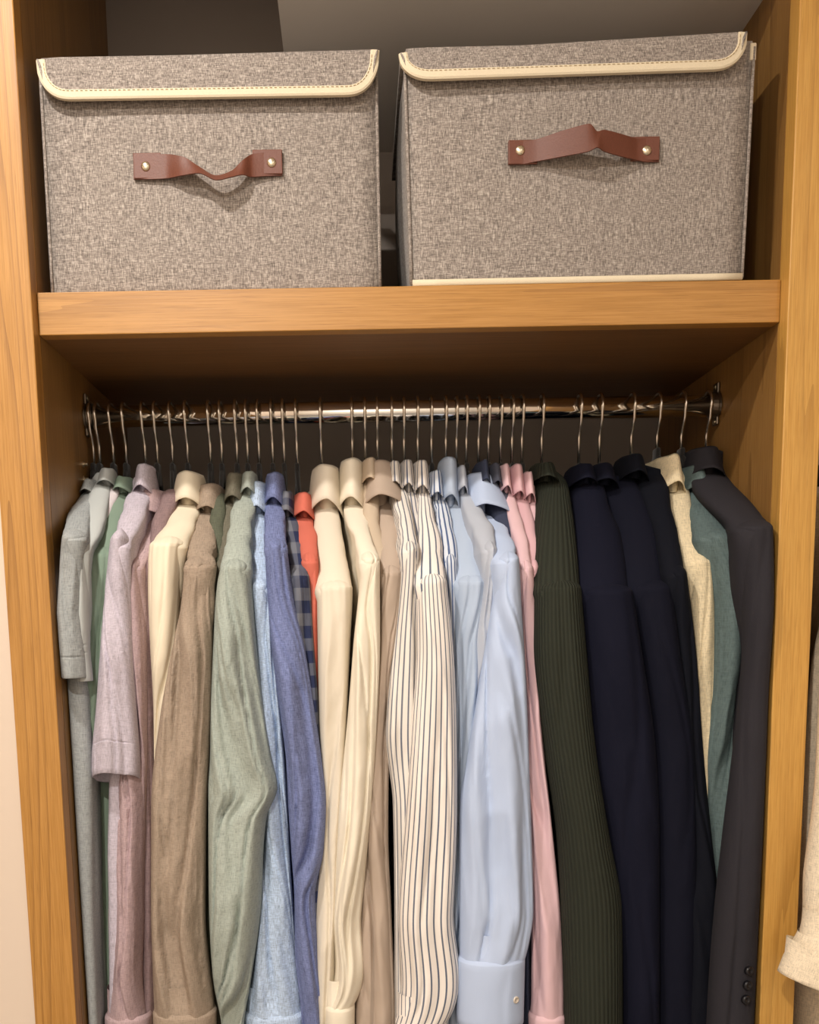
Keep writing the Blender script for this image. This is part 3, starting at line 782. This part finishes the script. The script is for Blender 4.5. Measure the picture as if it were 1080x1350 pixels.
add('chambray_shirt', 'violet-blue chambray shirt with a long bowed sleeve', 'the violet-blue chambray shirt', SHIRT, 'chambray', 360, 724,
    [(670, 350, 374), (725, 350, 379), (800, 354, 390), (850, 358, 401), (950, 371, 417), (1000, 377, 424), (1060, 380, 430), (1120, 384, 427), (1180, 388, 416), (1250, 389, 420), (1350, 398, 431)], ys=.07, collar=(348, 375, 622, 682), amp=.005)
add('plaid_shirt', 'navy and grey plaid shirt squeezed between violet-blue and coral shirts', 'the navy plaid shirt', SHIRT, 'plaid', 375, 764,
    [(680, 373, 391), (720, 380, 402), (762, 384, 408), (850, 391, 414), (930, 403, 420), (1100, 404, 424)], ys=.084, hd=.028, collar=(367, 389, 647, 692))
add('coral_shirt', 'coral red shirt showing as a narrow bright strip', 'the coral red shirt', SHIRT, 'coral', 392, 742,
    [(682, 391, 415), (740, 399, 420), (850, 405, 423), (950, 409, 425), (1100, 412, 428)], ys=.104, hd=.028, collar=(387, 415, 649, 694))
add('cotton_shirt', 'cream grey shirt with a rounded collar right of the coral shirt', 'the cream grey shirt', SHIRT, 'cream_grey', 424, 779,
    [(682, 416, 450), (720, 418, 455), (778, 418, 465), (850, 419, 462), (950, 421, 458), (1060, 425, 454), (1200, 414, 448), (1350, 408, 442)], ys=.086, collar=(411, 451, 611, 694), gather=.0008, amp=.003)
add('cotton_shirt', 'ivory shirt with a tall flat collar and long smooth sleeve', 'the ivory shirt', SHIRT, 'ivory', 465, 742,
    [(682, 456, 486), (715, 470, 493), (741, 475, 501), (850, 466, 501), (950, 458, 497), (1060, 447, 490), (1200, 439, 477), (1325, 429, 466)], ys=.066, collar=(446, 481, 603, 694), amp=.004, end=1328,
    cuff=dict(box=(1326, 1420, 427, 468, 428, 467)))
add('cotton_shirt', 'beige shirt mostly hidden behind the ivory shirt', 'the half hidden beige shirt', SHIRT, 'beige', 482, 760,
    [(690, 480, 502), (740, 490, 512), (850, 490, 514), (1000, 480, 508), (1200, 464, 508), (1350, 460, 512)], ys=.108, hd=.028, collar=(478, 500, 603, 650), amp=.004)
add('cotton_shirt', 'taupe shirt whose open collar flares to the right over the striped shirts', 'the taupe shirt with the flared collar', SHIRT, 'taupe', 498, 760,
    [(682, 495, 523), (740, 500, 530), (800, 501, 528), (900, 496, 517), (1000, 486, 513), (1100, 478, 512), (1200, 473, 516), (1350, 466, 522)], ys=.09, collar=(482, 520, 606, 690, 18), amp=.005)
add('striped_shirt', 'white shirt with slanting grey stripes, leftmost of the striped shirts', 'the leftmost striped shirt', SHIRT, 'stripe_grey', 517, 728,
    [(662, 520, 541), (700, 528, 547), (727, 528, 552), (850, 517, 550), (945, 509, 550), (965, 508, 550), (1060, 518, 550), (1200, 520, 550), (1350, 520, 552)], ys=.084, collar=(511, 531, 607, 656), amp=.003)
add('striped_shirt', 'finely striped shirt squeezed between two broader striped shirts', 'the finely striped shirt', SHIRT, 'stripe_fine', 533, 750,
    [(667, 534, 553), (720, 542, 562), (800, 544, 562), (950, 543, 562), (1350, 543, 562)], ys=.112, hd=.026, collar=(528, 548, 606, 662))
add('striped_shirt', 'white shirt with bold dark vertical stripes and a broad front sleeve', 'the boldly striped shirt', SHIRT, 'stripe_bold', 551, 771,
    [(672, 551, 571), (720, 550, 584), (770, 548, 589), (850, 549, 597), (950, 543, 602), (1060, 535, 603), (1200, 525, 598), (1345, 521, 590)], ys=.062, hd=.038, collar=(546, 568, 606, 666), amp=.003, end=1347,
    cuff=dict(box=(1345, 1425, 522, 590, 524, 588)))
add('striped_shirt', 'blue striped shirt, rightmost of the striped shirts', 'the rightmost blue striped shirt', SHIRT, 'stripe_blue', 569, 745,
    [(672, 574, 593), (740, 584, 603), (850, 587, 605), (950, 589, 606), (1350, 580, 604)], ys=.11, hd=.026, collar=(566, 587, 619, 672))
add('dress_shirt', 'ice blue dress shirt with a tall collar right of the striped shirts', 'the ice blue dress shirt', SHIRT, 'ice_blue', 588, 772,
    [(672, 590, 626), (690, 590, 636), (760, 598, 642), (850, 598, 634), (950, 600, 634), (1060, 602, 630), (1200, 593, 618), (1350, 590, 608)], ys=.094, collar=(582, 607, 601, 690), amp=.004)
add('dress_shirt', 'pale grey-blue dress shirt tucked behind the light blue oxford shirt', 'the pale grey-blue dress shirt', SHIRT, 'pale_grey_blue', 602, 728,
    [(665, 612, 632), (700, 626, 652), (728, 636, 655), (760, 636, 654), (850, 622, 652), (950, 618, 642), (1060, 612, 632), (1350, 608, 630)], ys=.082, hd=.028, collar=(603, 618, 613, 664), amp=.003)
add('dress_shirt', 'light blue oxford shirt with pleated sleeve and buttoned cuff', 'the light blue oxford shirt', SHIRT, 'oxford_blue', 615, 742,
    [(690, 640, 668), (720, 652, 681), (760, 654, 685), (800, 648, 687), (900, 632, 693), (1000, 616, 697), (1060, 607, 699), (1150, 606, 702), (1200, 606, 703), (1240, 606, 698), (1264, 606, 692)], ys=.058, hd=.04,
    collar=(617, 656, 622, 700, 26), amp=.005, end=1268, cuff=dict(box=(1264, 1346, 603, 692, 602, 690), buttons=[(680, 1318)]))
add('navy_shirt', 'dark navy shirt showing as a thin strip behind the pink shirts', 'the dark navy shirt', SHIRT, 'navy_cotton', 631, 760,
    [(652, 642, 662), (720, 665, 688), (800, 678, 694), (900, 680, 696), (1350, 684, 700)], ys=.112, hd=.024, collar=(632, 648, 606, 652))
add('navy_shirt', 'slate grey shirt collar between the light blue and pink shirts', 'the slate grey shirt', SHIRT, 'slate', 644, 760,
    [(652, 655, 674), (720, 672, 694), (800, 682, 698), (1350, 686, 702)], ys=.12, hd=.022, collar=(646, 664, 610, 654))
add('pink_shirt', 'pink shirt with the long visible sleeve beside the light blue shirt', 'the front pink shirt', SHIRT, 'pink', 660, 753,
    [(662, 664, 681), (720, 680, 697), (752, 682, 702), (850, 688, 706), (1000, 693, 718), (1100, 697, 728), (1200, 701, 738), (1300, 701, 743), (1338, 699, 744)], ys=.082, hd=.03, collar=(659, 676, 611, 664), amp=.004, end=1340,
    cuff=dict(box=(1338, 1420, 697, 746, 699, 744)))
add('pink_shirt', 'rose pink shirt, middle of the three pink collars', 'the middle pink shirt', SHIRT, 'rose', 675, 752,
    [(672, 680, 700), (720, 692, 709), (850, 695, 711), (1000, 699, 719), (1350, 702, 730)], ys=.1, hd=.026, collar=(674, 694, 611, 674))
add('pink_shirt', 'pale rose shirt, the pink collar nearest the olive sweater', 'the rightmost pink shirt', SHIRT, 'pale_rose', 688, 752,
    [(672, 696, 709), (720, 702, 714), (850, 700, 714), (1350, 705, 735)], ys=.116, hd=.022, collar=(690, 707, 621, 674))
add('ribbed_sweater', 'dark olive ribbed sweater between the pink shirts and navy knits', 'the olive ribbed sweater', KNIT, 'olive_rib', 714, 780,
    [(632, 714, 750), (660, 711, 756), (700, 708, 760), (770, 705, 765), (850, 703, 771), (1000, 720, 786), (1100, 734, 802), (1200, 740, 819), (1350, 744, 820)], ys=.064, hd=.042, collar=(706, 738, 609, 642), amp=.002, fx=14)
add('navy_sweater', 'dark navy sweater immediately right of the olive ribbed sweater', 'the navy sweater beside the olive one', KNIT, 'navy_knit', 763, 785,
    [(640, 762, 800), (665, 760, 806), (700, 760, 822), (780, 763, 833), (850, 768, 843), (1000, 782, 864), (1100, 799, 868), (1200, 812, 868), (1350, 818, 868)], ys=.07, hd=.04, collar=(757, 790, 611, 646), amp=.002, fx=14)
add('navy_sweater', 'second navy sweater from the olive one, overlapped by a navy jacket', 'the second navy sweater', KNIT, 'navy_wool', 790, 780,
    [(632, 806, 846), (660, 814, 858), (700, 822, 872), (780, 830, 885), (850, 840, 893), (1000, 858, 914), (1200, 862, 918), (1350, 862, 918)], ys=.078, hd=.036, collar=(782, 816, 610, 648), amp=.002, fx=14)
add('navy_jacket', 'ink navy jacket left of the sand coloured jacket', 'the ink navy jacket', JACK, 'ink_wool', 832, 760,
    [(622, 846, 884), (660, 854, 886), (700, 866, 894), (780, 880, 906), (850, 889, 915), (1000, 904, 927), (1100, 906, 937), (1200, 899, 945), (1350, 894, 947)], ys=.074, hd=.034, collar=(822, 856, 598, 640), amp=.002, hy=600)
add('sand_jacket', 'sand coloured linen jacket between navy and teal jackets', 'the sand linen jacket', JACK, 'sand', 866, 744,
    [(636, 884, 908), (680, 890, 916), (720, 898, 928), (745, 904, 937), (850, 909, 940), (950, 913, 938), (1000, 915, 934), (1100, 912, 934), (1350, 900, 925)], ys=.092, hd=.03, collar=(876, 906, 598, 664), amp=.002, hy=592)
add('teal_jacket', 'grey teal linen jacket left of the charcoal blazer', 'the grey teal jacket', JACK, 'teal_linen', 898, 712,
    [(630, 912, 940), (670, 914, 956), (700, 920, 967), (760, 932, 980), (800, 938, 983), (850, 939, 983), (900, 938, 979), (1000, 928, 967), (1100, 928, 960), (1170, 934, 952), (1350, 930, 948)], ys=.084, hd=.032, collar=(908, 938, 612, 660), amp=.004, hy=592)
add('charcoal_blazer', 'charcoal blazer at the right end of the rail with sleeve buttons', 'the charcoal blazer', JACK, 'charcoal', 931, 700,
    [(596, 934, 962), (620, 940, 986), (650, 949, 1006), (680, 962, 1014), (700, 970, 1016), (780, 979, 1016), (850, 981, 1014), (1000, 970, 1010), (1100, 961, 1008), (1200, 952, 1006), (1350, 942, 1000)], ys=.014, hd=.034,
    collar=(912, 958, 588, 640), amp=.002, fx=16, hy=590, buttons=[(988, 1280), (986, 1299), (984, 1318)])
for g in G: garment(g)

# ------------------------------------------------------------------ next bay on the right
rail2 = empty('clothes_rail', (XR0+0.3, ROD_Y, ROD_Z)); tag(rail2, 'chrome rail of the next wardrobe bay beyond the right post', 'rail')
mesh_obj('tube', *tube_vf([(HW+0.023, ROD_Y, ROD_Z), (XR1-0.001, ROD_Y, ROD_Z)], ROD_R, 32), M['chrome'], rail2, True)
base = dict(xlim=False, cat=SHIRT, group='clothes in the next bay')
garment(dict(base, i=50, name='cream_shirt', label='cream shirt with a turned back cuff in the next bay, cropped at the right edge', short='the cream shirt in the next bay', mat='cream_right', hook=1085, seam=760,
    rows=[(650, 1100, 1140), (700, 1096, 1150), (760, 1092, 1160), (900, 1084, 1160), (1050, 1076, 1160), (1150, 1064, 1160), (1240, 1054, 1160)], end=1244, ys=.02, sway=-.09, hd=.04, amp=.004,
    cuff=dict(box=(1236, 1305, 1052, 1162, 1026, 1166), xtilt=0.35), brow=[(1240, 1052, 1160), (1350, 1050, 1160), (1700, 1050, 1160)]))
garment(dict(base, i=51, name='tan_shirt', label='tan woven shirt behind the cream one in the next bay', short='the tan shirt in the next bay', mat='tan_weave', hook=1042, seam=770,
    rows=[(660, 1070, 1100), (770, 1072, 1110), (1000, 1068, 1100), (1350, 1062, 1090)], ys=.12, hd=.03, amp=.004))

PART_LABELS = {'handle': 'brown leather strap handle', 'lid_binding': 'cream binding tape along the lid flap', 'bottom_binding': 'cream binding tape along the bottom edge', 'rivet': 'pale metal rivet',
               'hook': 'chrome wire hook', 'button': 'small round button', 'shelf_lipping': 'honey oak front edge of the shelf'}
for o in bpy.data.objects:
    k = o.name.split('.')[0]
    if o.parent and k in PART_LABELS: o['label'] = PART_LABELS[k]

# ------------------------------------------------------------------ recessed downlights in the room ceiling, the rear pair added as fill
def glow():
    t = NT('lamp_glow'); t.out((1, .9, .75, 1), .5); t.b.inputs['Emission Color'].default_value = (1, .82, .6, 1); t.b.inputs['Emission Strength'].default_value = 12
    return t.m
M['lamp_glow'] = glow()
WHERE = ['in front of the wardrobe', 'added as unseen fill at the rear left of the room', 'added as unseen fill at the rear right of the room']
for (x, y, p), w in zip(LIGHTS, WHERE):
    r = empty('ceiling_downlight', (x, y, CEIL)); tag(r, 'small round recessed ceiling downlight ' + w, 'light', 'recessed downlights')
    mesh_obj('bezel', *lathe_vf((x, y, CEIL-0.0002), (0, 0, -1), [(0, 0.058), (0.004, 0.057), (0.006, 0.046), (0.002, 0.044)], 28), M['rivet'], r, True)
    mesh_obj('lens', *lathe_vf((x, y, CEIL-0.003), (0, 0, -1), [(0, 0.043), (0.004, 0.043), (0.0045, 0.040)], 28), M['lamp_glow'], r, True)
